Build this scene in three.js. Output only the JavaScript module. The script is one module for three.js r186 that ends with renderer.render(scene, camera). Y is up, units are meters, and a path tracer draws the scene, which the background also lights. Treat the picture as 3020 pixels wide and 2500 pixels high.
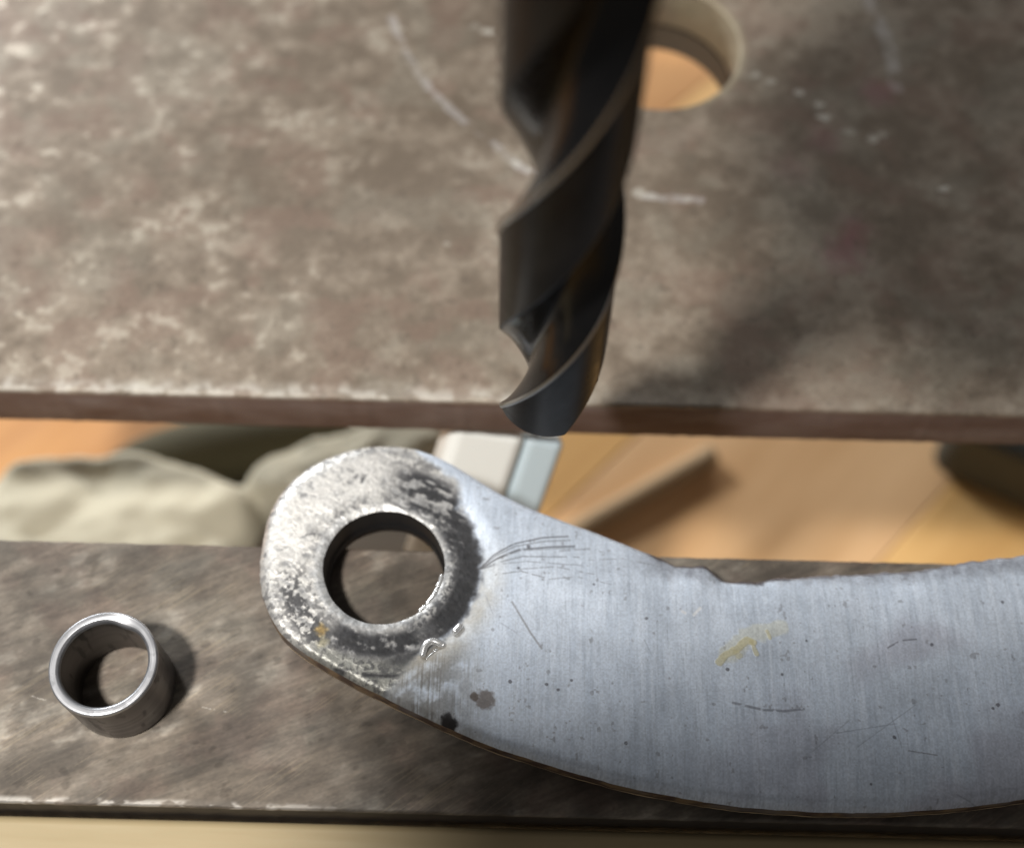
import * as THREE from 'three';
import { mergeGeometries, mergeVertices, toCreasedNormals } from 'three/addons/utils/BufferGeometryUtils.js';
import { RoundedBoxGeometry } from 'three/addons/geometries/RoundedBoxGeometry.js';

// All shapes below are laid out in millimetres and turned into metres when a mesh is made.
const MM = 0.001;
const scene = new THREE.Scene();
scene.background = new THREE.Color(0.30, 0.29, 0.28);          // the dim workshop all round
scene.backgroundIntensity = 0.45;

// ---------- camera: a phone held above the front edge, looking down at the work ----------
const camera = new THREE.PerspectiveCamera(36.95, 1024 / 847, 0.004, 20);
{
  const n = new THREE.Vector3(-34.5, 1381, 2600).normalize();       // straight down, seen from the lens (x right, y down, z ahead)
  const up = n.clone().negate();
  const ex = new THREE.Vector3(1, 0.025, 0); ex.addScaledVector(n, -ex.dot(n)).normalize();
  const ez = new THREE.Vector3().crossVectors(ex, up);
  const m = new THREE.Matrix4().set(
    ex.x, -ex.y, -ex.z, 0,
    up.x, -up.y, -up.z, 0,
    ez.x, -ez.y, -ez.z, 0, 0, 0, 0, 1);
  camera.quaternion.setFromRotationMatrix(m);
  camera.position.set(0, 146 * MM, 0);
  camera.focus = 0.1395;
  camera.userData.fStop = 50 / 4.2;
  camera.setFocalLength(50); camera.fov = 36.95; camera.updateProjectionMatrix();
}

// ---------- light: two soft workshop lamps on the left, one towards the front, one towards the back ----------
function lamp(name, x, y, z, w, h, power, color, aim = [0, 0, -0.07]) {
  const l = new THREE.RectAreaLight(color, power, w, h);
  l.name = name; l.position.set(x, y, z); l.lookAt(...aim); scene.add(l);
}
lamp('near_lamp', -0.112, 0.336, 0.026, 0.029, 0.029, 595, new THREE.Color(1.0, 0.96, 0.90));
lamp('back_lamp', -0.38, 0.20, -0.52, 0.13, 0.10, 75, new THREE.Color(0.95, 0.98, 1.0));
lamp('bench_fill', 0.02, -0.036, -0.55, 0.50, 0.06, 17, new THREE.Color(1.0, 0.96, 0.90), [0.02, -0.11, -0.13]);   // added fill without a seen source: lights the bench from behind, under the table
const EXPOSURE = 1.12;

// ---------- helpers ----------
function rng(seed) { let s = seed >>> 0; return () => { s = (s + 0x6D2B79F5) | 0; let t = Math.imul(s ^ (s >>> 15), 1 | s); t = (t + Math.imul(t ^ (t >>> 7), 61 | t)) ^ t; return ((t ^ (t >>> 14)) >>> 0) / 4294967296; }; }
const PERM = new Float32Array(65536); { const r = rng(7); for (let i = 0; i < 65536; i++) PERM[i] = r(); }
const hash = (i, j) => PERM[((i * 73 + (j * 179 ^ (i * 5))) & 255) + ((((j * 31) ^ (i * 97)) & 255) << 8)];
function noise(x, y) {
  const i = Math.floor(x), j = Math.floor(y); let u = x - i, v = y - j;
  u = u * u * (3 - 2 * u); v = v * v * (3 - 2 * v);
  const a = hash(i, j), b = hash(i + 1, j), c = hash(i, j + 1), d = hash(i + 1, j + 1);
  return a + (b - a) * u + (c - a) * v + (a - b - c + d) * u * v;
}
function fbm(x, y, n = 4) { let s = 0, a = 0.5, t = 0; for (let k = 0; k < n; k++) { s += a * noise(x, y); t += a; a *= 0.5; const X = x * 1.62 - y * 1.17 + 13.7; y = x * 1.17 + y * 1.62 - 7.3; x = X; } return s / t; }
const clamp = (x, a = 0, b = 1) => Math.min(b, Math.max(a, x));
const sm = (a, b, x) => { const t = clamp((x - a) / (b - a)); return t * t * (3 - 2 * t); };
const mix = (a, b, t) => a + (b - a) * t;
const mix3 = (a, b, t) => [a[0] + (b[0] - a[0]) * t, a[1] + (b[1] - a[1]) * t, a[2] + (b[2] - a[2]) * t];
function segDist(px, py, ax, ay, bx, by) { const dx = bx - ax, dy = by - ay, t = clamp(((px - ax) * dx + (py - ay) * dy) / (dx * dx + dy * dy || 1e-9)); return Math.hypot(px - ax - dx * t, py - ay - dy * t); }
function polyDist(px, py, L) { let d = 1e9; for (let k = 0; k + 1 < L.length; k++) d = Math.min(d, segDist(px, py, L[k][0], L[k][1], L[k + 1][0], L[k + 1][1])); return d; }

// fn(x mm, z mm) -> { c: sRGB 0..255, r: roughness, m: metalness, h: height 0..1 }; one texel grid gives three maps
function surfaceMaps(x0, x1, z0, z1, w, fn, bumpMM) {
  const h = Math.round(w * (z1 - z0) / (x1 - x0)), col = new Uint8Array(w * h * 4), orm = new Uint8Array(w * h * 4), bmp = new Uint8Array(w * h * 4);
  for (let j = 0, o = 0; j < h; j++) for (let i = 0; i < w; i++, o += 4) {
    const s = fn(x0 + (i + 0.5) / w * (x1 - x0), z0 + (j + 0.5) / h * (z1 - z0));
    col[o] = clamp(s.c[0], 0, 255); col[o + 1] = clamp(s.c[1], 0, 255); col[o + 2] = clamp(s.c[2], 0, 255); col[o + 3] = 255;
    orm[o] = 255; orm[o + 1] = clamp(s.r) * 255; orm[o + 2] = clamp(s.m) * 255; orm[o + 3] = 255;
    bmp[o] = bmp[o + 1] = bmp[o + 2] = clamp(s.h) * 255; bmp[o + 3] = 255;
  }
  const tex = (d, srgb) => { const t = new THREE.DataTexture(d, w, h, THREE.RGBAFormat); t.magFilter = THREE.LinearFilter; t.minFilter = THREE.LinearMipmapLinearFilter; t.generateMipmaps = true; t.wrapS = t.wrapT = THREE.MirroredRepeatWrapping; if (srgb) t.colorSpace = THREE.SRGBColorSpace; t.needsUpdate = true; return t; };
  const o = tex(orm), mat = new THREE.MeshPhysicalMaterial({ map: tex(col, true), roughnessMap: o, metalnessMap: o, roughness: 1, metalness: 1 });
  if (bumpMM) { mat.bumpMap = tex(bmp); mat.bumpScale = bumpMM * MM; }
  mat.userData.box = [x0, x1, z0, z1];
  return mat;
}
// planar uv in the maps' own millimetres; a vertical face goes on from the edge it hangs from
function planarUV(g, mat, fold = 0) {
  const [x0, x1, z0, z1] = mat.userData.box, p = g.attributes.position, uv = new Float32Array(p.count * 2);
  for (let i = 0; i < p.count; i++) { uv[i * 2] = (p.getX(i) - x0) / (x1 - x0); uv[i * 2 + 1] = (p.getZ(i) - fold * p.getY(i) - z0) / (z1 - z0); }
  g.setAttribute('uv', new THREE.BufferAttribute(uv, 2));
  return g;
}
const used = {};
function numbered(n) { const k = used[n] = (used[n] ?? -1) + 1; return k ? `${n}_${String(k).padStart(3, '0')}` : n; }
function thing(name, label, category, at, extra = {}) {
  const o = new THREE.Group(); o.name = numbered(name); o.position.set(at[0] * MM, at[1] * MM, at[2] * MM);
  o.userData = { label, category, ...extra }; o.userData.at = undefined; delete o.userData.at; scene.add(o); ORIGIN.set(o, at); return o;
}
const ORIGIN = new Map();
function part(name, g, mat, parent, label) {                   // g in world millimetres
  const at = ORIGIN.get(parent) ?? [0, 0, 0];
  g = g.clone(); g.translate(-at[0], -at[1], -at[2]); g.scale(MM, MM, MM);
  const m = new THREE.Mesh(g, mat); m.name = name; m.castShadow = m.receiveShadow = true; if (label) m.userData.label = label;
  (parent ?? scene).add(m); if (parent && ORIGIN.has(parent)) ORIGIN.set(m, at);
  return m;
}
const plain = (r, g, b, rough, metal = 0) => new THREE.MeshStandardMaterial({ color: new THREE.Color().setRGB(r, g, b), roughness: rough, metalness: metal });

// ---------- worn mild steel ----------
const SCRIBE = [[-20.6, -149], [-17.8, -141.5], [-14.6, -135.8], [-9.9, -130.2], [-4.7, -125.2], [0.5, -119.9], [5, -117.6], [11, -116], [17.5, -115.3], [26.6, -114.9]];
const SCRIBE2 = [[57.4, -137], [57.3, -145.2], [55.0, -155.6], [52, -163]];
const GLINTS = [[42.4, -135.8, 1.0], [45.2, -133.4, 1.0], [45.7, -131, 1.1], [17.5, -115.9, 1.5], [19.2, -115.3, 1.0], [24.5, -115, 1.1], [52.6, -127, 1.3], [54.2, -128, 1.0], [49.1, -128.3, 1.2], [-0.2, -120.7, 1.3], [1.4, -119.8, 1.0], [-19, -146.7, 1.0], [-7.3, -147.7, 1.0], [-5.3, -146.7, 1.1], [36, -139, 1.0], [38.2, -137.8, 1.0], [62, -118, 0.9], [-9.9, -106, 0.5]];  // pale spots that paint glints into the plate colour
const PINK = [[46.1, -106, 3.2, 0.5], [47.9, -110.3, 2.6, 0.45], [54.3, -136.1, 2.6, 0.5], [45.3, -126.3, 2.6, 0.35], [40, -121, 3, 0.2]];
function steel(x, z, seed, stretch, ang) {
  const ca = Math.cos(ang), sa = Math.sin(ang), X = (x * ca - z * sa) / stretch + seed, Z = x * sa + z * ca + seed * 2;
  const a = fbm(X / 11, Z / 11, 3), b = fbm(X / 3.0 + 40, Z / 3.0, 4), c = fbm(X / 1.2, Z / 1.2 + 9, 3), rust = fbm(x / 6 + 80 + seed, z / 5 + 31, 4), fine = noise(X * 5.1, Z * 5.1);
  const t = sm(0.34, 0.66, 0.34 * a + 0.44 * b + 0.22 * c);
  let col = mix3([105, 93, 80], [135, 123, 109], t);
  col = mix3(col, [120, 98, 86], 0.42 * sm(0.50, 0.66, rust) * (1 - 0.4 * t));
  col = mix3(col, [136, 134, 122], 0.22 * sm(0.54, 0.68, fbm(x / 8 + 7, z / 7 - seed, 3)));
  const worn = sm(0.56, 0.70, 0.55 * b + 0.45 * c) * sm(0.42, 0.6, a + 0.06);
  col = mix3(col, [190, 184, 170], 0.46 * worn * (seed === 3 ? 0.35 + 0.65 * (1 - sm(-40, 25, x)) : 0.7));
  const pit = sm(0.68, 0.80, fbm(X / 1.1 + 5, Z / 1.1 - 3, 3)); col = mix3(col, [80, 71, 62], 0.3 * pit);
  const k = 0.94 + 0.12 * fine; col = [col[0] * k, col[1] * k, col[2] * k];
  return { c: col, r: 0.66 - 0.10 * worn + 0.06 * pit, m: 0.28 + 0.12 * worn, h: 0.5 + 0.35 * (c - 0.5) + 0.25 * (b - 0.5) + 0.15 * (fine - 0.5) - 0.25 * pit };
}
const plateMat = surfaceMaps(-112, 112, -206, -70, 2048, (x, z) => {
  const s = steel(x, z, 3, 1.15, 0.2);
  // worn bright along the front arris, in patches
  const e = sm(-83.6, -81.4, z + 0.8 * (noise(x * 0.9, 3) - 0.5)) * (1 - sm(-80.4, -80.0, z)) * (0.30 + 0.7 * sm(0.34, 0.62, fbm(x / 1.7, 4 + z / 1.5, 3))) * (1 - 0.8 * sm(2, 14, x));
  s.c = mix3(s.c, [200, 197, 190], 0.62 * e); s.m = mix(s.m, 0.30, e); s.r = mix(s.r, 0.60, e);
  const face = sm(-80.3, -79.9, z);                                        // the sawn front face, browner
  if (face) { const f = fbm(x / 7, z / 3, 4); s.c = mix3(s.c, mix3([88, 64, 56], [130, 120, 120], f), 0.85 * face); s.m *= 1 - 0.6 * face; s.r = mix(s.r, 0.7, face); }
  for (const [L, wd, k] of [[SCRIBE, 0.8, 0.75], [SCRIBE2, 1.4, 0.6]]) {
    const d = polyDist(x, z, L); if (d > 4) continue;
    const l = (1 - sm(wd * 0.5, wd, d + 0.9 * (fbm(x / 0.8, z / 0.8, 2) - 0.5))) * sm(0.25, 0.6, fbm(x / 2.4, z / 2.4, 3)) * k;
    s.c = mix3(s.c, [196, 193, 194], 0.7 * l); s.m = mix(s.m, 0.7, l * 0.8); s.h -= 0.2 * l;
  }
  for (const [gx, gz, r] of GLINTS) { const d = Math.hypot((x - gx) * (0.6 + 0.7 * noise(gz * 2, gx)), (z - gz) * 1.3); if (d < r * 1.2) { const g = 1 - sm(0.45 * r, r, d + 0.5 * r * (noise(x * 3, z * 3) - 0.5)); s.c = mix3(s.c, [218, 214, 204], (0.35 + 0.5 * noise(gx * 3, gz * 5)) * g); s.m = mix(s.m, 0.5, g); s.r = mix(s.r, 0.45, g); } }
  for (const [gx, gz, r, k] of PINK) { const d = Math.hypot(x - gx, z - gz); if (d < r * 1.6) s.c = mix3(s.c, [150, 92, 104], 0.6 * k * (1 - sm(0.1 * r, 1.6 * r, d + r * (fbm(x, z, 2) - 0.5)))); }
  const hd = Math.hypot(x - 21, z + 144.8) - 12.9;
  if (hd < 2.2) { const l = (1 - sm(0.3, 1.6, hd)) * sm(-0.2, 0.6, (x - 21) / 13 - 0.1 * (z + 144.8) / 13 + 0.5 * (noise(x, z) - 0.5)); s.c = mix3(s.c, [156, 148, 122], 0.55 * l); }
  return s;
}, 0.06);
const barMat = surfaceMaps(-92, 102, -64, -14, 2048, (x, z) => {
  const s = steel(x, z, 21, 1.7, 0.36);
  const st = fbm((x * 0.93 - z * 0.36) / 4.0, (x * 0.36 + z * 0.93) / 0.42 + 3, 3);      // slanting scour marks
  const k = mix(0.94, 1.06, sm(0.3, 0.7, st)); s.c = s.c.map((v) => (0.74 + 0.22 * sm(0.3, 0.7, fbm(x / 5 + 90, z / 3.5 + x / 14, 4))) * (0.8 * v + 0.2 * s.c[1]) * k); s.h += 0.2 * (st - 0.5);
  const hair = sm(0.70, 0.80, noise((x * 0.80 - z * 0.60) / 6 + 11, (x * 0.60 + z * 0.80) / 0.13)); s.c = mix3(s.c, [168, 152, 124], 0.22 * hair * sm(0.45, 0.7, fbm(x / 9 + 60, z / 6, 3)));
  const e = sm(-29.0, -28.4, z) * (1 - sm(-27.7, -27.5, z)) * (0.15 + 0.85 * sm(0.36, 0.62, fbm(x / 1.5, 9 + z, 3))) * (1 - sm(-30, -8, x));
  s.c = mix3(s.c, [190, 188, 184], 0.6 * e); s.m = mix(s.m, 0.35, e); s.r = mix(s.r, 0.55, e);
  for (const [L, wd] of [[[[-36, -39.5], [-34.6, -39.2], [-32, -38.8]], 0.08], [[[-55.5, -40.2], [-52.5, -39.4]], 0.07]]) { const d = polyDist(x, z, L); if (d < 0.6) s.c = mix3(s.c, [214, 212, 206], 0.55 * (1 - sm(wd * 0.4, wd, d + 0.15 * (noise(x * 4, z * 4) - 0.5))) * sm(0.3, 0.6, noise(x * 2, z * 2))); }
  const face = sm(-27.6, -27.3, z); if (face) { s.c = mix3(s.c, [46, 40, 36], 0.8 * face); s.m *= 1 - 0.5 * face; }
  return s;
}, 0.05);

function jag(x, amp, seed) { return amp * (fbm(x / 1.3, seed, 4) - 0.5) * 2; }
// a flat steel plate lying with its top at y = 0; front and back edges slightly uneven, arrises broken
function flatPlate(x0, x1, z0, z1, thick, bevel, hole, seed) {
  const s = new THREE.Shape(), N = 420;                       // shape y = -z
  for (let i = 0; i <= N; i++) { const x = mix(x0, x1, i / N), y = -(z1 + jag(x, 0.10, seed)) + bevel; i ? s.lineTo(x, y) : s.moveTo(x, y); }
  for (let i = 0; i <= N; i++) { const x = mix(x1, x0, i / N); s.lineTo(x, -(z0 + jag(x, 0.08, seed + 5)) - bevel); }
  s.closePath();
  if (hole) { const h = new THREE.Path(); h.absarc(hole[0], -hole[1], hole[2] + bevel, 0, Math.PI * 2, true); s.holes.push(h); }
  let g = new THREE.ExtrudeGeometry(s, { depth: thick - 2 * bevel, bevelEnabled: true, bevelThickness: bevel, bevelSize: bevel, bevelSegments: 3, curveSegments: 96 });
  g.rotateX(-Math.PI / 2); g.translate(0, -thick + bevel, 0);
  g.deleteAttribute('uv');
  return toCreasedNormals(g, 0.6);
}

// ================= the setting: bench under the table =================
function woodMat(x0, x1, z0, z1, w, base, dark, ang, seed, fineK = 0.5) {
  const ca = Math.cos(ang), sa = Math.sin(ang);
  return surfaceMaps(x0, x1, z0, z1, w, (x, z) => {
    const X = x * ca + z * sa, Z = -x * sa + z * ca;
    const a = fbm(X / 60 + seed, Z / 9, 4), b = noise(X / 16 + seed, Z / 0.8), f = noise(X / 3 + seed, Z / 0.25);
    const ring = 0.5 + 0.5 * Math.sin(Z / 3.2 + 5 * fbm(X / 70, Z / 22 + seed, 3));
    const t = clamp(0.55 * sm(0.3, 0.75, a) + 0.22 * ring + fineK * 0.35 * (b - 0.4) + fineK * 0.2 * (f - 0.5));
    return { c: mix3(base, dark, t), r: 0.55 + 0.15 * b, m: 0, h: 0.5 + 0.3 * (b - 0.5) + 0.2 * (f - 0.5) };
  }, 0.04);
}
const BENCH_Y = -110;
{
  const bench = new THREE.Group(); bench.name = 'workbench'; bench.userData = { kind: 'structure' }; scene.add(bench); ORIGIN.set(bench, [0, 0, 0]);
  const A = Math.atan2(16, 15);                              // the boards run away to the right
  const mats = [woodMat(-200, 200, -40, 40, 640, [222, 176, 112], [192, 142, 80], 0, 3), woodMat(-200, 200, -40, 40, 640, [226, 184, 122], [200, 152, 90], 0, 8), woodMat(-200, 200, -40, 40, 640, [222, 182, 136], [198, 154, 106], 0, 15), woodMat(-200, 200, -40, 40, 640, [200, 148, 90], [172, 120, 68], 0, 27)];
  // board seams pass through (96, -121) and (81, -105)
  const dir = [Math.cos(A), -Math.sin(A)], nor = [Math.sin(A), Math.cos(A)], W = 58;
  for (let k = -6; k <= 5; k++) {
    const g = new RoundedBoxGeometry(620, 22, W - 0.25, 2, 0.5);
    const m = mats[k === -1 ? 2 : k <= -3 ? 3 : k & 1 ? 0 : 1];
    planarUV(g, m, 1);
    const c = [96 + nor[0] * W * (k + 0.5) + dir[0] * -40, -121 + nor[1] * W * (k + 0.5) + dir[1] * -40];
    g.rotateY(A); g.translate(c[0], BENCH_Y - 11 - (k & 1 ? 0.12 : 0), c[1]);
    part('plank', g, m, bench);
  }
}

// ================= things lying on the bench, far out of focus =================
{
  const t = thing('cloth', 'crumpled pale beige rag lying on the bench, seen through the slot at left', 'cloth', [-60, BENCH_Y, -100]);
  const NX = 110, NZ = 60, x0 = -150, x1 = -6, z0 = -140, z1 = -72, pos = [], idx = [];
  const H = (x, z) => {
    const l1 = 1 - Math.hypot((x + 72) / 38, (z + 92) / 20), l2 = 1 - Math.hypot((x + 30) / 34, (z + 106 + (x + 30) * 0.25) / 13), l3 = 1 - Math.hypot((x + 118) / 22, (z + 86) / 11);
    let h = Math.max(sm(0, 0.4, l1) * 42, sm(0, 0.5, l2) * 42, sm(0, 0.6, l3) * 10);
    return h > 0 ? h + (fbm(x / 15 + 3, z / 11, 3) - 0.42) * 14 * sm(0, 10, h) : 0;
  };
  for (const under of [0, 1]) for (let j = 0; j <= NZ; j++) for (let i = 0; i <= NX; i++) { const x = mix(x0, x1, i / NX), z = mix(z0, z1, j / NZ), h = H(x, z); pos.push(x, BENCH_Y + 0.1 + (under ? Math.max(0, h - 2.5) : h + 0.6), z); }
  const ok = (i, j) => H(mix(x0, x1, (i + 0.5) / NX), mix(z0, z1, (j + 0.5) / NZ)) > 0.4, off = (NX + 1) * (NZ + 1);
  for (let j = 0; j < NZ; j++) for (let i = 0; i < NX; i++) if (ok(i, j)) {
    const a = j * (NX + 1) + i, b = a + 1, c = a + NX + 1, d = c + 1;
    idx.push(a, c, b, b, c, d, off + a, off + b, off + c, off + b, off + d, off + c);
  }
  const g = new THREE.BufferGeometry(); g.setAttribute('position', new THREE.Float32BufferAttribute(pos, 3)); g.setIndex(idx); g.computeVertexNormals();
  part('fabric', g, plain(0.43, 0.40, 0.31, 0.95), t);
}
{
  const t = thing('plastic_clip', 'white plastic clip with a blue-grey side leaning behind the slot below the drill tip', 'clip', [-36, BENCH_Y, -85]);
  const place = (g, dx, dz) => { g.translate(dx, -59, dz); g.rotateX(-0.6); g.rotateZ(-0.33); g.translate(-1.5, -12.6, -85.0); return g; };
  part('white_body', place(new RoundedBoxGeometry(11, 118, 7, 3, 2), -2, 0), plain(0.80, 0.82, 0.80, 0.4), t);
  part('side_strip', place(new RoundedBoxGeometry(6, 117, 6, 3, 1.5), 6.6, -0.4), plain(0.50, 0.60, 0.66, 0.45), t, 'blue-grey side strip of the white clip');
}
{
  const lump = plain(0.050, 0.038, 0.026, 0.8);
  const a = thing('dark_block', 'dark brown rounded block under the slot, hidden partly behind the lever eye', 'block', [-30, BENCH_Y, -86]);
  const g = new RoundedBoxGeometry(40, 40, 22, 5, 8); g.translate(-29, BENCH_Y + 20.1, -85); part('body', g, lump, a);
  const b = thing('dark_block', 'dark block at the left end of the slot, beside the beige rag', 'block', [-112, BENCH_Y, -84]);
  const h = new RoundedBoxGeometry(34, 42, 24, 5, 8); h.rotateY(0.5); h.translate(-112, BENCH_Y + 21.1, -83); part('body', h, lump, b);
  const c = thing('olive_shade_roll', 'added dark olive roll standing in for shade behind the beige rag, just under the plate edge', 'added roll', [-60, BENCH_Y, -116]);
  const q = new THREE.SphereGeometry(1, 48, 32); q.scale(30, 15, 9); q.rotateY(0.22); q.translate(-58, BENCH_Y + 15.1, -117); part('roll', q, plain(0.075, 0.066, 0.038, 0.9), c);  // ellipsoid added for the band of shade under the plate edge
}
{
  const t = thing('slant_rod', 'thin matte brown rod lying slantwise on the wooden bench under the slot', 'rod', [25, BENCH_Y, -117]);
  const c = new THREE.CylinderGeometry(2.3, 2.3, 62, 20); c.rotateX(Math.PI / 2);  // slender cylinder, matte brown close to the bench tone
  c.rotateY(Math.atan2(39.4 - 11.8, -125.1 + 107.6)); c.translate(19, BENCH_Y + 2.1, -112); part('shaft', c, plain(0.38, 0.27, 0.16, 0.9, 0), t);
}
{
  const t = thing('machine_foot', 'dark grey iron foot of the machine at the right end of the slot', 'machine foot', [120, BENCH_Y, -128]);
  const b = new RoundedBoxGeometry(60, 22, 50, 3, 4); b.rotateY(-0.45); b.translate(131, BENCH_Y + 11.2, -136); part('casting', b, plain(0.05, 0.055, 0.05, 0.55, 0.2), t);
  const r = new RoundedBoxGeometry(44, 6, 34, 3, 2); r.rotateY(-0.45); r.translate(131, BENCH_Y + 25.2, -136); part('pad', r, plain(0.04, 0.045, 0.04, 0.6, 0.2), t);
}

// ================= steel plate, pale board, steel bar =================
{
  const t = thing('steel_plate', 'rust-stained steel plate behind the slot, with a round hole and a scribed circle', 'steel plate', [0, -8.6, -140]);
  const g = flatPlate(-94, 94, -182, -80.75, 8.6, 0.45, [21, -144.8, 12.9], 2);
  part('slab', planarUV(g, plateMat, 1), plateMat, t);
  const b = new THREE.LatheGeometry([[12.75, -8.58], [12.75, -13.6], [13.2, -14.1], [17.5, -14.1], [18, -13.6], [18, -8.58]].map(([x, y]) => new THREE.Vector2(x, y)).reverse(), 96); b.translate(21, 0, -144.8);
  part('boss', toCreasedNormals(b, 0.5), plain(0.10, 0.08, 0.06, 0.7, 0.2), t);
}
{
  const m = woodMat(-110, 110, -60, 60, 1600, [176, 160, 126], [156, 138, 104], 0.02, 41, 0.55);
  const t = thing('wooden_board', 'pale bare wooden board under the front steel bar along the bottom edge', 'board', [3, -24.6, -15.4]);
  const g = new RoundedBoxGeometry(180, 20, 24, 3, 1); g.translate(3, -3.8 - 10, -15.4); part('plank', planarUV(g, m, 1), m, t);
}
{
  const t = thing('steel_bar', 'flat grey-brown steel bar in front of the slot, carrying the bushing and the lever', 'steel bar', [0, -8.6, -44]);
  const g = flatPlate(-80, 90, -59.6, -27.95, 8.6, 0.35, null, 31);
  part('slab', planarUV(g, barMat, 1), barMat, t);
}

// ================= bushing =================
{
  const bx = -44.5, bz = -41.4, R = 6.0, r = 4.8, Ht = 9.5;
  const t = thing('steel_bushing', 'short hollow steel bushing standing on the bar at left, left of the lever eye', 'bushing', [bx, 0, bz]);
  const turned = (tone, k, rough, metal) => surfaceMaps(0, 38, 0, 10, 512, (x, z) => { const f = fbm(x / 3, z / 3, 4), l = noise(x / 14, z * 5), n = sm(0.62, 0.75, fbm(x / 1.2 + 4, z / 1.2, 3)); return { c: mix3(tone.map((v) => v * (1 - k + 2 * k * (0.5 * f + 0.5 * l))), tone.map((v) => v * 0.7), 0.6 * n), r: rough + 0.16 * (f - 0.5) + 0.1 * n, m: metal, h: 0.5 + 0.5 * (l - 0.5) + 0.2 * (f - 0.5) }; }, 0.02);
  const outer = turned([106, 103, 103], 0.22, 0.34, 0.8), rim = turned([160, 161, 165], 0.12, 0.36, 0.8), inner = turned([72, 69, 67], 0.3, 0.36, 0.65);  // inner tone lowered so its colour carries the shade inside
  const lathe = (P) => {
    const g = new THREE.LatheGeometry(P.map(([a, b]) => new THREE.Vector2(a, b)), 160), p = g.attributes.position;
    for (let i = 0; i < p.count; i++) {                                   // slightly out of true, with one dent in the far lip
      const x = p.getX(i), z = p.getZ(i), y = p.getY(i), a = Math.atan2(z, x), R0 = Math.hypot(x, z), d = Math.exp(-(((a + 1.25) / 0.28) ** 2)) * sm(7.6, 9.2, y) * (1 - sm(5.0, 5.7, R0));
      const k = 1 - 0.07 * d + 0.006 * (noise(3 + 2 * Math.cos(a), 3 + 2 * Math.sin(a)) - 0.5); p.setXYZ(i, x * k, y - 0.22 * d + (y > 8.9 ? 0.05 * (noise(5 + 3 * Math.cos(a), 5 + 3 * Math.sin(a)) - 0.5) : 0), z * k);
    }
    g.computeVertexNormals(); g.translate(bx, 0, bz); return g;
  };
  part('outer_wall', lathe([[5.75, 0.02], [5.95, 0.22], [R, 0.5], [R, 8.95]]), outer, t);
  part('rim', lathe([[R, 8.95], [5.99, 9.2], [5.95, 9.36], [5.86, 9.46], [5.74, Ht], [5.22, Ht], [5.06, 9.42], [4.92, 9.26], [4.84, 9.05], [r, 8.8]]), rim, t);
  part('inner_wall', lathe([[r, 8.8], [r, 0.4], [5.0, 0.15], [5.45, 0.02], [5.75, 0.02]]), inner, t);
}

// ================= lever =================
const HOLE = [-14.7, -55.0], EYE = 11.4;
const TOPL = [[-29.6,-55.7],[-29.5,-58.9],[-29.1,-62.1],[-27.6,-65.4],[-24.6,-68.5],[-21.3,-70.3],[-18.5,-71.1],[-15.7,-71.3],[-12.7,-71.0],[-9.6,-70.0],[-6.8,-68.6],[-4.0,-66.9],[-1.0,-65.2],[2.0,-63.7],[5.6,-62.2],[9.2,-60.9],[12.7,-59.5],[16.2,-58.1],[18.4,-57.3],[20.0,-56.5],[21.6,-56.4],[22.6,-56.6],[23.2,-56.7],[24.2,-56.0],[25.4,-54.9],[27.0,-54.5],[29.0,-54.7],[32.3,-55.2],[38.1,-55.7],[43.4,-56.1],[47.5,-56.5],[51.7,-57.2],[55.9,-58.0],[61.9,-58.9],[71.0,-60.6],[80.3,-62.8]];
const BOTL = [[80.3,-37.4],[74.6,-35.2],[65.8,-32.1],[57.4,-30.2],[51.9,-29.3],[46.4,-28.7],[41.1,-28.3],[35.7,-28.2],[30.4,-28.3],[25.1,-28.6],[19.8,-29.3],[14.4,-30.2],[9.1,-31.4],[3.6,-32.9],[-1.8,-34.6],[-7.2,-36.7],[-11.9,-38.7],[-16.2,-40.6],[-18.8,-41.9],[-21.7,-43.5],[-24.6,-45.4],[-26.7,-47.5],[-28.2,-50.1],[-29.2,-53.0]];
const outline = [];
{
  const c3 = new THREE.CatmullRomCurve3([...TOPL, ...BOTL, TOPL[0]].map(([x, z]) => new THREE.Vector3(x, 0, z)), false, 'centripetal');
  const P = c3.getSpacedPoints(640); P.pop();
  for (const p of P) {
    const rough = 0.07 + 0.20 * sm(14, 20, p.x) * (1 - sm(56, 66, p.x)) * (p.z < -50 ? 1 : 0) + 0.06 * (p.x < -22 ? 1 : 0);
    outline.push([p.x + 0.5 * jag(p.x * 1.5 + p.z * 2, rough, 3), p.z + jag(p.x * 1.5 - p.z * 2, rough, 8)]);
  }
}
const ringR = (a) => 7.15 + 0.10 * (fbm(4 + 3 * Math.cos(a), 4 + 3 * Math.sin(a), 3) - 0.5) * 2;
function inside(x, z, L) { let c = false; for (let i = 0, j = L.length - 1; i < L.length; j = i++) if ((L[i][1] > z) !== (L[j][1] > z) && x < (L[j][0] - L[i][0]) * (z - L[i][1]) / (L[j][1] - L[i][1]) + L[i][0]) c = !c; return c; }
function outDist(x, z) { let d = 1e9; for (let i = 0, j = outline.length - 1; i < outline.length; j = i++) { const q = segDist(x, z, outline[j][0], outline[j][1], outline[i][0], outline[i][1]); if (q < d) d = q; } return d; }
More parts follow.
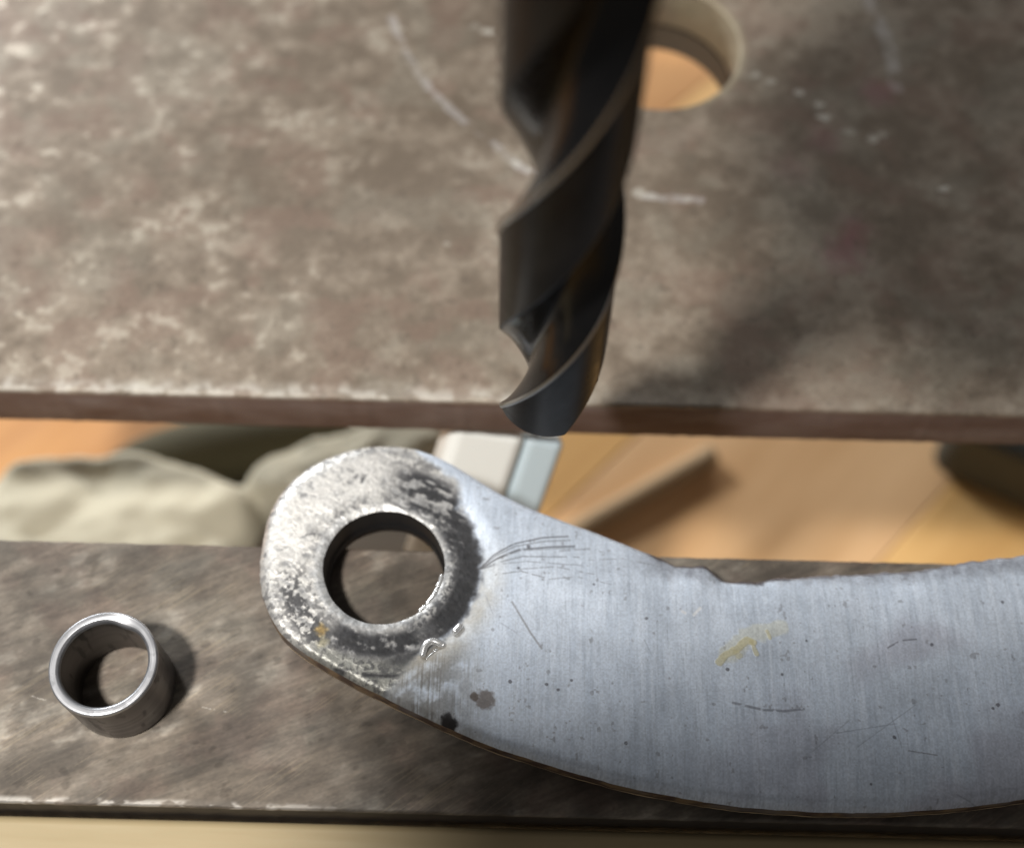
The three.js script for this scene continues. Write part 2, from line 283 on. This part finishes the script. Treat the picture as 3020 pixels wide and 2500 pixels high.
function leverTop(x, z, d) {
  const rh = Math.hypot(x - HOLE[0], z - HOLE[1]), a = Math.atan2(z - HOLE[1], x - HOLE[0]);
  const body = sm(-12, -4, x + 0.25 * (z + 55)) * sm(EYE - 0.3, EYE + 2.2, rh);            // the blade rises from the spot-faced eye
  let h = 6.1 + 0.95 * body;
  h -= body * 1.5 * Math.pow(1 - clamp(d / 9), 2);
  const r = mix(mix(2.3, 1.2, sm(-24, -10, x)), 0.8, sm(-56, -47, z) * (1 - sm(-14, -4, x))), q = clamp(1 - d / r); h -= r * 0.8 * (1 - Math.sqrt(1 - q * q * 0.98));
  const c = clamp(1 - (rh - ringR(a)) / 0.55); h -= 0.24 * c * c;                         // broken arris round the hole
  h += 0.07 * (fbm(x / 2.2, z / 2.2, 3) - 0.5) + (1 - body) * 0.16 * (fbm(x / 0.9, z / 0.9, 3) - 0.5);
  return h;
}
// Delaunay triangles of a point set (sweep by x)
function delaunay(pts) {
  const n = pts.length, ord = pts.map((_, i) => i).sort((a, b) => pts[a][0] - pts[b][0]);
  const P = [...pts, [-1000, -1000], [2000, -1000], [0, 3000]];
  const circ = (i, j, k) => { const [ax, ay] = P[i], [bx, by] = P[j], [cx, cy] = P[k], D = 2 * (ax * (by - cy) + bx * (cy - ay) + cx * (ay - by)), A = ax * ax + ay * ay, B = bx * bx + by * by, C = cx * cx + cy * cy, x = (A * (by - cy) + B * (cy - ay) + C * (ay - by)) / D, y = (A * (cx - bx) + B * (ax - cx) + C * (bx - ax)) / D; return { i, j, k, x, y, r: (ax - x) ** 2 + (ay - y) ** 2 }; };
  let open = [circ(n, n + 1, n + 2)]; const closed = [];
  for (const p of ord) {
    const [x, y] = P[p], E = new Map(), keep = [];
    const edge = (a, b) => { const k = a < b ? a * 100000 + b : b * 100000 + a; E.has(k) ? E.set(k, null) : E.set(k, [a, b]); };
    for (const t of open) {
      const dx = x - t.x;
      if (dx > 0 && dx * dx > t.r) { closed.push(t); continue; }
      if (dx * dx + (y - t.y) ** 2 - t.r > 1e-9) { keep.push(t); continue; }
      edge(t.i, t.j); edge(t.j, t.k); edge(t.k, t.i);
    }
    open = keep;
    for (const e of E.values()) if (e) open.push(circ(e[0], e[1], p));
  }
  return [...closed, ...open].filter((t) => t.i < n && t.j < n && t.k < n).map((t) => [t.i, t.j, t.k]);
}

const CROSS = []; { const q = rng(91); for (let i = 0; i < 34; i++) { const x = -4 + 84 * q(), z = -58 + 28 * q(), a = (q() - 0.5) * 1.5 + (q() < 0.3 ? 1.4 : 0), l = 2 + 9 * q() * q(); CROSS.push([x, z, x + l * Math.cos(a), z + l * Math.sin(a), (q() < 0.5 ? -0.30 : 0.32) * (0.4 + 0.6 * q())]); } }
const TOPSEG = TOPL.filter(([x]) => x > 12 && x < 60);
const leverMat = surfaceMaps(-32, 83, -74, -26, 2048, (x, z) => {
  const dx = x - HOLE[0], dz = z - HOLE[1], rh = Math.hypot(dx, dz), a = Math.atan2(dz, dx) * 180 / Math.PI;   // a: 0 right, 90 towards the viewer
  const fine = noise(x * 6, z * 6), f1 = fbm(x / 1.1 + 3, z / 1.1, 4), f2 = fbm(x / 0.42, z / 0.42 + 5, 3), big = fbm(x / 7 + 2, z / 7, 3);
  const eye = 1 - sm(EYE - 0.5, EYE + 0.7 + 2.4 * sm(5, 10, dz) * (1 - sm(-2, 6, dx)), rh + 1.4 * (f1 - 0.5) + -6 * (1 - sm(-17, -9, x)) - 2.6 * (1 - sm(-9, -4, dz + 0.35 * dx)) * (0.5 + f1));
  // brushed blade: hair lines run across it
  const br = noise(x * 7.5 + 0.4 * z / 6, z / 3.2) * 0.6 + noise(x * 3.1, z / 5 + 8) * 0.4, br2 = sm(0.74, 0.86, noise(x * 4.3 + 50, z / 2.4 + 20));
  let c = mix3([188, 198, 212], [207, 216, 229], sm(0.2, 0.8, 0.45 * br + 0.25 * big + 0.3 * noise(x * 1.7, z / 8 + 30)));
  c = mix3(c, [140, 146, 156], 0.16 * br2); c = mix3(c, [214, 221, 230], 0.25 * sm(0.80, 0.90, noise(x * 5.3 + 9, z / 2.0)));
  c = mix3(c, [150, 146, 158], 0.30 * sm(0.48, 0.64, fbm(x / 10 + 20, z / 8, 3)) * sm(10, 40, x));
  let rough = 0.52 + 0.10 * (f1 - 0.5), metal = 0.5, h = 0.5 + 0.08 * (br - 0.5) + 0.06 * (f2 - 0.5);
  // dirt and specks on the blade
  const speck = sm(0.86, 0.90, noise(x * 1.25 + 3, z * 1.25 + 77)) * sm(0.5, 0.7, noise(x * 4, z * 4)); c = mix3(c, [110, 108, 112], 0.35 * speck);
  const blot = (px, pz, r, col, k, n = 0.35) => { const d = Math.hypot(x - px, z - pz); if (d > r * 2) return; c = mix3(c, col, k * (1 - sm(0.55 * r, r, d + n * r * (f2 - 0.5) * 2))); };
  const line = (L, w, col, k, gap = 0) => { let q = 0; for (const [lx, lz] of L) q = Math.max(q, Math.hypot(lx - L[0][0], lz - L[0][1])); if (Math.hypot(x - L[0][0], z - L[0][1]) > q + 1) return; const d = polyDist(x, z, L); if (d < w * 1.5) c = mix3(c, col, k * (1 - sm(0.4 * w, w, d)) * (gap ? sm(gap, gap + 0.2, noise(x * 2, z * 2)) : 1)); };
  // brown film where the blade leaves the eye, lower left
  const film = (1 - sm(-9, 0, x)) * sm(-47, -43, z) * (1 - eye); c = mix3(c, [112, 110, 106], 0.72 * film * sm(0.2, 0.55, 0.75 * f1 + 0.25 * br)); c = mix3(c, [84, 80, 76], 0.28 * film * sm(0.5, 0.75, br)); rough = mix(rough, 0.75, film); metal = mix(metal, 0.15, film);
  const hug = sm(EYE - 0.2, EYE + 0.5, rh) * (1 - sm(EYE + 1.0, EYE + 4.2, rh)) * sm(-30, 25, a) * (1 - sm(75, 100, a)); c = mix3(c, [150, 142, 128], 0.6 * hug * (0.4 + f1)); rough = mix(rough, 0.7, hug); metal = mix(metal, 0.2, hug);
  blot(-2.2, -39.2, 1.35, [98, 90, 86], 0.75); blot(-3.4, -39.5, 0.6, [86, 76, 70], 0.8); blot(-6.2, -36.5, 1.2, [30, 28, 30], 0.95); blot(-6.4, -37.3, 0.8, [40, 38, 40], 0.8);
  for (const [px, pz, r] of [[25, -43.2, 0.32], [13.4, -34.7, 0.3], [31.1, -42.8, 0.26], [57.5, -52.1, 0.3], [48.5, -46.7, 0.28], [55, -39.9, 0.35], [54.4, -39.5, 0.25], [34.2, -46.8, 0.25], [4.6, -41, 0.3], [7.4, -41.5, 0.25], [5.9, -40.4, 0.3], [0.5, -41.2, 0.3], [40, -31, 0.25], [16, -49, 0.28], [2.3, -57.6, 0.35], [10, -53, 0.25], [66, -44, 0.3], [43, -36, 0.3], [1.2, -54.8, 0.3]]) blot(px, pz, r * 0.8, [70, 69, 74], 0.6);
  line([[0.5, -50.6], [2.6, -47.1], [4, -45.1]], 0.16, [120, 118, 120], 0.5);
  line([[25.4, -39.4], [28.6, -38.7], [31, -38.6], [33.2, -38.9]], 0.2, [100, 101, 108], 0.5, 0.12);
  line([[43.4, -46.2], [45, -47.1], [46.8, -47.3]], 0.14, [104, 104, 112], 0.6, 0.3);
  line([[47.5, -34.2], [44.4, -34.6]], 0.1, [110, 110, 116], 0.5);
  for (const [q, w, k] of [[0, 0.12, 0.75], [1, 0.10, 0.5], [2.6, 0.14, 0.7], [3.1, 0.08, 0.4], [5.4, 0.10, 0.5], [7.5, 0.09, 0.35]]) line([[-3.4 + 0.1 * q, -54.9], [-2.0 + 0.22 * q, -56.2 + 0.12 * q], [0.6 + 0.2 * q, -57.9 + 0.30 * q], [4.0 + 0.4 * q, -58.9 + 0.46 * q], [7.0 + 0.3 * q, -59.3 + 0.52 * q]], w, [80, 79, 82], k, 0.04 + 0.02 * q);
  for (const [u, v, l, w, k] of [[-1.5, -53.9, 6, 0.10, 0.5], [1, -54.6, 9, 0.09, 0.4], [4, -53.4, 8, 0.08, 0.35], [9, -56.1, 9, 0.08, 0.35], [6, -57.2, 7, 0.10, 0.4]]) line([[u, v], [u + l * 0.5, v - 0.5], [u + l, v + 0.3]], w, [92, 90, 92], k, 0.25);
  for (const [sx, sz, ex, ez, k] of CROSS) { if (x < Math.min(sx, ex) - 0.5 || x > Math.max(sx, ex) + 0.5) continue; const d = segDist(x, z, sx, sz, ex, ez); if (d < 0.12) { const q = k * (1 - sm(0.03, 0.10, d)); c = mix3(c, q > 0 ? [222, 228, 236] : [110, 114, 124], Math.abs(q)); h -= 0.2 * Math.abs(q); } }
  { const v = 0.93 + 0.14 * fbm(x / 9 + 70, z / 5 + 11, 3); c = [c[0] * v, c[1] * v, c[2] * v]; rough += 0.16 * (fbm(x / 6 + 33, z / 6, 3) - 0.5); }
  // dry yellowish flake
  const fl = (k, L, w) => { const d = polyDist(x, z, L); if (d < w * 2) { const q = k * (1 - sm(0.6 * w, w, d + 0.9 * w * (f1 - 0.5))); c = mix3(c, [168, 160, 124], 0.72 * q); rough = mix(rough, 0.7, q); metal *= 1 - q; h += 0.3 * q; } };
  fl(0.42, [[25.2, -45], [27.6, -47.2], [31.2, -48.4]], 1.25); fl(0.95, [[24.1, -44.0], [24.9, -44.9], [26.2, -45.6], [27.4, -46.7], [28.2, -46.4]], 0.5); fl(0.9, [[27.9, -46.6], [28.4, -45.1]], 0.3); fl(0.8, [[29.8, -47.9], [30.1, -47.0]], 0.25); fl(0.6, [[26, -45.3], [26.4, -44.8]], 0.4);
  line([[21.5, -49.6], [22.3, -50.5]], 0.25, [226, 228, 232], 0.9); line([[20.2, -50], [20.5, -49.8]], 0.25, [226, 226, 230], 0.8);
  // scuffed along the upper edge
  const up = sm(12, 20, x) * (1 - sm(62, 74, x)) * (1 - sm(-55.6, -53.4, z + 1.6 * (f1 - 0.5) + (x > 40 ? (x - 40) * 0.09 : 0))); c = mix3(c, [120, 122, 130], 0.55 * up * (0.5 + f2)); { const td = polyDist(x, z, TOPSEG); if (td < 2.2) c = mix3(c, [66, 62, 66], 0.85 * (1 - sm(0.25, 1.0, td + 0.9 * (f1 - 0.5))) * sm(15.5, 18, x) * (1 - 0.65 * sm(29, 36, x)) * (1 - sm(58, 66, x))); }
  if (eye > 0) {                                              // the spot-faced eye: torn grey metal with black grease
    const rad = noise(a / 2.2 + 40, rh * 0.35) ;
    const stri = noise((x * 0.9 + z * 0.45) / 1.6, (z * 0.9 - x * 0.45) * 2.6);
    let e = mix3(mix3([142, 142, 143], [206, 204, 200], sm(0.2, 0.62, 0.55 * f1 + 0.15 * f2 + 0.3 * stri)), [226, 224, 220], 0.5 * sm(0.58, 0.72, f2));
    const A = (a + 360) % 360;                                // 0 right, 90 front, 180 left, 270 back
    const near = (m, w) => { let q = Math.abs(((A - m + 540) % 360) - 180); return 1 - sm(w * 0.5, w, q); };
    const band = (r0, r1, s = 0.6) => sm(r0 - s, r0 + s, rh) * (1 - sm(r1 - s, r1 + s, rh));
    const speckle = sm(0.43, 0.58, 0.4 * f1 + 0.6 * f2);
    let g = 0;
    g = Math.max(g, near(10, 62) * band(8.5, 12.4) * 1.0 * sm(0.10, 0.30, f1));                 // black crescent on the right
    g = Math.max(g, near(5, 85) * band(7.4, 9.8) * 0.88 * sm(0.30, 0.6, f2));
    g = Math.max(g, near(314, 56) * band(7.4, 13, 1) * 1.0 * sm(0.32, 0.54, 0.35 * f1 + 0.2 * f2 + 0.45 * stri));
    g = Math.max(g, near(60, 34) * band(8.6, 12.5, 1) * 0.75 * sm(0.28, 0.55, f1));
    g = Math.max(g, near(92, 46) * band(8.3, 11.3, 0.8) * 0.95 * sm(0.16, 0.42, f1));              // grey-black at the front
    g = Math.max(g, near(95, 26) * band(13.0 + 0.8 * (f1 - 0.5), 13.5 + 0.9 * (f1 - 0.5), 0.3) * 0.9 * sm(0.3, 0.6, noise(x * 0.9, 5 + z)));  // black seam at the front
    e = mix3(e, [132, 132, 126], 0.8 * near(95, 46) * sm(10.8, 12.0, rh));
    g = Math.max(g, near(150, 46) * band(9.2, 12.6, 1) * 0.8 * speckle);                         // mottled on the left
    g = Math.max(g, near(262, 40) * band(8.6, 15, 1.2) * 0.55 * sm(0.42, 0.62, 0.5 * f1 + 0.5 * f2));
    g = Math.max(g, 0.55 * sm(0.50, 0.66, 0.6 * f2 + 0.4 * f1) * (1 - band(7, 8, 0.3)));
    g = Math.max(g, 0.9 * (1 - sm(0.5, 1.0, Math.hypot(x + 23.7, z + 59.4) + 1.2 * (f2 - 0.5)))); g = Math.max(g, 0.7 * (1 - sm(0.5, 1.0, Math.hypot(x + 18.5, z + 66.6) + 1.3 * (f2 - 0.5))));
    e = mix3(e, mix3([15, 15, 18], [46, 46, 49], f2), g);
    e = mix3(e, [232, 230, 226], 0.62 * near(222, 62) * band(9.4, 15, 0.9) * sm(0.26, 0.5, 0.6 * f1 + 0.4 * f2));
    const lip = 1 - sm(7.7, 8.7, rh + 0.5 * (rad - 0.5)); e = mix3(e, mix3([150, 152, 154], [222, 224, 226], rad), lip * (0.25 + 0.6 * near(165, 90)) * (0.5 + 0.5 * sm(0.3, 0.6, f2)));
    e = mix3(e, [150, 122, 66], 0.75 * (1 - sm(0.3, 1.1, Math.hypot(x + 21.4, z + 47.0) + 0.8 * (f2 - 0.5))));
    e = mix3(e, [166, 158, 128], 0.6 * (1 - sm(0.3, 0.9, Math.hypot(x + 21.0, z + 45.6) + 0.7 * (f2 - 0.5))));
    c = mix3(c, e, eye); metal = mix(metal, mix(0.62, 0.12, g), eye); rough = mix(rough, mix(0.42, 0.62, Math.max(g, 0.5 * f2)), eye); h = mix(h, 0.5 + 0.55 * (f2 - 0.5) + 0.3 * (f1 - 0.5) + 0.2 * (stri - 0.5), eye);
  }
  const k = 0.94 + 0.12 * fine;
  return { c: [c[0] * k, c[1] * k, c[2] * k], r: rough, m: metal, h };
}, 0.10);
{
  const t = thing('lever', 'silver brushed metal lever with a round eye, lying across the steel bar under the drill', 'lever', [0, 0, -50]);
  const pts = [], kind = [], r = rng(11);
  for (const p of outline) { pts.push([...p]); kind.push(0); }
  const NH = 150; for (let i = 0; i < NH; i++) { const a = i / NH * Math.PI * 2, R = ringR(a); pts.push([HOLE[0] + R * Math.cos(a), HOLE[1] + R * Math.sin(a)]); kind.push(1); }
  const add = (s, lo, hi) => { for (let z = -73, j = 0; z < -26; z += s * 0.866, j++) for (let x = -31; x < 81; x += s) { const X = x + (j & 1 ? s / 2 : 0) + 0.15 * s * (r() - 0.5), Z = z + 0.15 * s * (r() - 0.5); if (!inside(X, Z, outline)) continue; const rh = Math.hypot(X - HOLE[0], Z - HOLE[1]); if (rh < 7.5) continue; const d = Math.min(outDist(X, Z), rh - 7.2); if (d > lo && d <= hi) { pts.push([X, Z]); kind.push(2); } } };
  add(0.42, 0.22, 2.4); add(0.8, 2.4, 99);
  const tri = delaunay(pts.map((p) => [p[0] + 1e-5 * (r() - 0.5), p[1] + 1e-5 * (r() - 0.5)]));
  const D = pts.map((p, i) => kind[i] === 0 ? 0 : outDist(p[0], p[1])), Y = pts.map((p, i) => leverTop(p[0], p[1], D[i]));
  const pos = [], idx = []; pts.forEach((p, i) => pos.push(p[0], Y[i], p[1]));
  for (const [a, b, c] of tri) {
    const mx = (pts[a][0] + pts[b][0] + pts[c][0]) / 3, mz = (pts[a][1] + pts[b][1] + pts[c][1]) / 3;
    if (!inside(mx, mz, outline) || (kind[a] === 1 && kind[b] === 1 && kind[c] === 1)) continue;
    const s = (pts[b][0] - pts[a][0]) * (pts[c][1] - pts[a][1]) - (pts[b][1] - pts[a][1]) * (pts[c][0] - pts[a][0]);
    s > 0 ? idx.push(a, c, b) : idx.push(a, b, c);
  }
  const g = new THREE.BufferGeometry(); g.setAttribute('position', new THREE.Float32BufferAttribute(pos, 3)); g.setIndex(idx); g.computeVertexNormals();
  part('upper_face', planarUV(g, leverMat), leverMat, t);
  // side: rolls under to a narrower base
  const n = outline.length, sp = [], si = [], nrm = (i) => { const a = outline[(i + n - 2) % n], b = outline[(i + 2) % n], dx = b[0] - a[0], dz = b[1] - a[1], l = Math.hypot(dx, dz); return [-dz / l, dx / l]; };
  const levels = [[0, 0], [0.10, 0.18], [0.10, 0.45], [-0.25, 0.72], [-1.1, 0.93], [-1.9, 1]];
  const cx = inside(outline[10][0] + nrm(10)[0] * 0.5, outline[10][1] + nrm(10)[1] * 0.5, outline) ? -1 : 1;
  for (const [o, f] of levels) for (let i = 0; i < n; i++) { const q = nrm(i); sp.push(outline[i][0] + cx * q[0] * o, mix(Y[i], 0.03, f), outline[i][1] + cx * q[1] * o); }
  for (let l = 0; l + 1 < levels.length; l++) for (let i = 0; i < n; i++) { const a = l * n + i, b = l * n + (i + 1) % n, c = a + n, d = b + n; si.push(a, b, c, b, d, c); }
  const sg = new THREE.BufferGeometry(); sg.setAttribute('position', new THREE.Float32BufferAttribute(sp, 3)); sg.setIndex(si); sg.computeVertexNormals();
  const edgeMat = surfaceMaps(-32, 83, -80, -20, 1024, (x, z) => { const f = fbm(x / 1.4, z / 1.4, 4), s = fbm(x / 5, z / 5 + 4, 3); return { c: mix3(mix3([86, 68, 58], [134, 112, 86], sm(0.35, 0.65, f)), [120, 116, 118], 0.6 * sm(0.5, 0.65, s)), r: 0.55, m: 0.35, h: f }; }, 0.05);
  part('rolled_edge', planarUV(sg, edgeMat, 1), edgeMat, t, 'brownish rolled edge of the lever');
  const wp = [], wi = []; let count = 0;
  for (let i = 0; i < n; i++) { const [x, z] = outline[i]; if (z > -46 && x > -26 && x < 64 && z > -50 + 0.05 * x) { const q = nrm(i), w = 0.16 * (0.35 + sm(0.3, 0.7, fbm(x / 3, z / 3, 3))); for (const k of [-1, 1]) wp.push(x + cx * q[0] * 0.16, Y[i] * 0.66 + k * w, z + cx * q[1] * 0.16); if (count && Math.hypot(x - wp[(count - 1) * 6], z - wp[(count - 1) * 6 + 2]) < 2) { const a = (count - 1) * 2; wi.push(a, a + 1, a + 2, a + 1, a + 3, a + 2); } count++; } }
  const wg = new THREE.BufferGeometry(); wg.setAttribute('position', new THREE.Float32BufferAttribute(wp, 3)); wg.setIndex(wi); wg.computeVertexNormals();  // pale strip, its colour paints the highlight on the lower edge
  part('painted_highlight_edge', wg, plain(0.62, 0.47, 0.30, 0.45, 0.2), t, 'thin golden line painted as a highlight along the lower edge of the lever');
  // bore, an even near-black wall
  const bp = [], bi = [], bl = [[0, 0], [0.02, 0.10], [-0.05, 0.25], [-0.02, 0.62], [-0.22, 0.66], [-0.24, 0.92], [-0.05, 1]];
  for (const [o, f] of bl) for (let i = 0; i < NH; i++) { const a = i / NH * Math.PI * 2, R = ringR(a) + o * 1.2, y0 = Y[n + i]; bp.push(HOLE[0] + R * Math.cos(a), mix(y0, 0.05, f), HOLE[1] + R * Math.sin(a)); }
  for (let l = 0; l + 1 < bl.length; l++) for (let i = 0; i < NH; i++) { const a = l * NH + i, b = l * NH + (i + 1) % NH, c = a + NH, d = b + NH; bi.push(a, c, b, b, c, d); }
  const bg = new THREE.BufferGeometry(); bg.setAttribute('position', new THREE.Float32BufferAttribute(bp, 3)); bg.setIndex(bi); bg.computeVertexNormals();
  part('bore', bg, plain(0.02, 0.02, 0.022, 0.5, 0.3), t, 'dark wall of the eye');
  // bright burrs
  const bright = plain(0.86, 0.87, 0.88, 0.25, 0.75), blob = (L, rad) => { const g = new THREE.TubeGeometry(new THREE.CatmullRomCurve3(L.map((p) => new THREE.Vector3(...p))), 18, rad, 10); const p = g.attributes.position; for (let i = 0; i < p.count; i++) p.setY(i, p.getY(i) - 0.0); const e0 = new THREE.SphereGeometry(rad, 12, 8).translate(...L[0]), e1 = new THREE.SphereGeometry(rad, 12, 8).translate(...L[L.length - 1]); return mergeGeometries([g.toNonIndexed(), e0.toNonIndexed(), e1.toNonIndexed()]); };
  part('burr', blob([[-9.5, 6.35, -44.3], [-9.25, 6.5, -45.2], [-8.5, 6.55, -45.8], [-7.7, 6.5, -45.6], [-7.2, 6.4, -45.4]], 0.42), bright, t, 'bright curled burr at the front right of the eye');
  part('burr', blob([[-5.9, 6.6, -47.0], [-5.4, 6.6, -47.6]], 0.42), bright, t, 'small bright burr right of the curled one');
  part('burr', blob([[-9.0, 6.35, -43.8], [-7.9, 6.4, -44.9]], 0.17), bright, t);
  for (const L of [[[-7.85, 5.75, -54.0], [-8.0, 5.7, -53.2], [-8.2, 5.7, -52.8]], [[-8.3, 5.7, -52.4], [-8.75, 5.7, -51.4], [-9.3, 5.7, -50.6]], [[-9.6, 5.7, -50.2], [-10.1, 5.7, -49.7]]]) part('burr', blob(L, 0.26), bright, t);
}

// ================= drill bit in its chuck =================
{
  const ax = 3.9, az = -67.4, R = 5.65, TIP = 23.4, TOP = 104, PITCH = 64, PH = -0.038;
  const t = thing('drill_bit', 'dark twist drill bit pointing straight down above the lever and the slot', 'drill bit', [ax, TIP, az]);
  const NS = 160, LAND = 0.52;                                   // share of each half turn taken by the land
  const rad = (u) => {                                            // u 0..1 over half a turn, from the leading edge back
    if (u < 0.034) return R * (0.985 + 0.015 * sm(0, 0.006, u));   // margin
    if (u < LAND) return R * mix(0.965, 0.955, u);
    const v = (u - LAND) / (1 - LAND); return R * (0.955 - 0.57 * Math.pow(Math.sin(Math.PI * Math.pow(v, 0.92)), 0.78) + 0.045 * sm(0.93, 1, v));
  };
  const prof = []; for (let i = 0; i < NS; i++) { let u = (i / NS * 2) % 1; prof.push([i / NS * Math.PI * 2, rad(u)]); }
  const twist = (y) => (y - TIP) / PITCH * Math.PI * 2 + PH;
  const v3 = (a, r, y) => { const q = a + twist(y); return [ax + r * Math.cos(q), y, az - r * Math.sin(q)]; };
  const yTip = (r) => TIP + r * 0.60;
  const ring = (i0, i1) => {
    const pos = [], idx = [], NY = 220, m = i1 - i0 + 1;
    for (let j = 0; j <= NY; j++) for (let i = i0; i <= i1; i++) { const [a, r] = prof[i % NS]; const y = mix(yTip(r), TOP, j / NY); pos.push(...v3(a, r, y)); }
    for (let j = 0; j < NY; j++) for (let i = 0; i < m - 1; i++) { const a = j * m + i, b = a + 1, c = a + m, d = c + 1; idx.push(a, b, c, b, d, c); }
    const g = new THREE.BufferGeometry(); g.setAttribute('position', new THREE.Float32BufferAttribute(pos, 3)); g.setIndex(idx); g.computeVertexNormals(); return g;
  };
  const black = surfaceMaps(-10, 10, 0, 110, 256, (x, z) => { const f = fbm(x / 2, z / 6, 4), q = noise(x * 4, z * 1.5); return { c: mix3([9, 9, 10], [26, 24, 22], sm(0.4, 0.75, f) * 0.7 + 0.15 * q), r: 0.12 + 0.16 * f + 0.05 * q, m: 0.0, h: f }; }, 0.01); black.specularIntensity = 0.5;
  const marg = plain(0.24, 0.23, 0.21, 0.30, 0.85), land = black.clone(); land.specularIntensity = 0.3; land.roughness = 1.6;
  const uvDrill = (g) => { const p = g.attributes.position, uv = new Float32Array(p.count * 2); for (let i = 0; i < p.count; i++) { uv[2 * i] = (Math.atan2(p.getZ(i) - az, p.getX(i) - ax) + twist(p.getY(i))) / 6.283; uv[2 * i + 1] = p.getY(i) / 110; } g.setAttribute('uv', new THREE.BufferAttribute(uv, 2)); return g; };
  const im = Math.max(2, Math.round(0.034 * NS / 2)), il = Math.round(LAND * NS / 2), half = NS / 2;
  for (const k of [0, half]) {
    part('margin', uvDrill(ring(k, k + im)), marg, t);
    part('land', uvDrill(ring(k + im, k + il)), land, t);
    part('flute', uvDrill(ring(k + il, k + half)), black, t);
  }
  const pos = [], idx = [], NR = 10;
  for (let q = 0; q <= NR; q++) for (let i = 0; i < NS; i++) { const [a, r] = prof[i], s = r * q / NR; const q0 = a + twist(yTip(r)); pos.push(ax + s * Math.cos(q0), yTip(s), az - s * Math.sin(q0)); }
  for (let q = 0; q < NR; q++) for (let i = 0; i < NS; i++) { const a = q * NS + i, b = q * NS + (i + 1) % NS, c = a + NS, d = b + NS; idx.push(a, c, b, b, c, d); }
  const tg = new THREE.BufferGeometry(); tg.setAttribute('position', new THREE.Float32BufferAttribute(pos, 3)); tg.setIndex(idx); tg.computeVertexNormals();
  part('cutting_point', tg, plain(0.035, 0.034, 0.03, 0.4, 0.3), t);
  const sh = new THREE.CylinderGeometry(5.3, 5.3, 28, 48); sh.translate(ax, TOP + 13, az); part('shank', sh, plain(0.1, 0.1, 0.1, 0.35, 0.8), t);

  const c = thing('drill_chuck', 'dark steel drill chuck gripping the shank of the twist drill', 'drill chuck', [ax, 112, az]);
  const body = new THREE.LatheGeometry([[5.4, 112], [10, 112], [23, 120], [26, 124], [26, 158], [23, 162], [23, 190], [12, 194], [0.01, 194]].map(([a, b]) => new THREE.Vector2(a, b)), 72); body.translate(ax, 0, az);
  part('body', toCreasedNormals(body, 0.5), plain(0.10, 0.10, 0.10, 0.4, 0.8), c);
  for (let k = 0; k < 3; k++) { const j = new RoundedBoxGeometry(5, 12, 5, 2, 0.8); j.translate(8.0, 109, 0); j.rotateY(k * Math.PI * 2 / 3 + 0.4); j.translate(ax, 0, az); part('jaw', j, plain(0.2, 0.2, 0.2, 0.35, 0.85), c); }
}

// the phone the picture was taken with, held in the plane of its lens; it shades the front of the bar
{
  const t = thing('phone', 'black phone held over the front edge of the bar', 'phone', [0, 146, 0]);
  const g = new RoundedBoxGeometry(150, 74, 8, 3, 3); g.translate(13, -16, 10); g.applyQuaternion(camera.quaternion); g.translate(0, 146, 0);
  part('case', g, plain(0.03, 0.03, 0.03, 0.5), t);
}

const renderer = new THREE.WebGLRenderer({ antialias: true });
renderer.setSize(1024, 847);
renderer.shadowMap.enabled = true;
renderer.toneMapping = THREE.LinearToneMapping;
renderer.toneMappingExposure = EXPOSURE;
renderer.render(scene, camera);
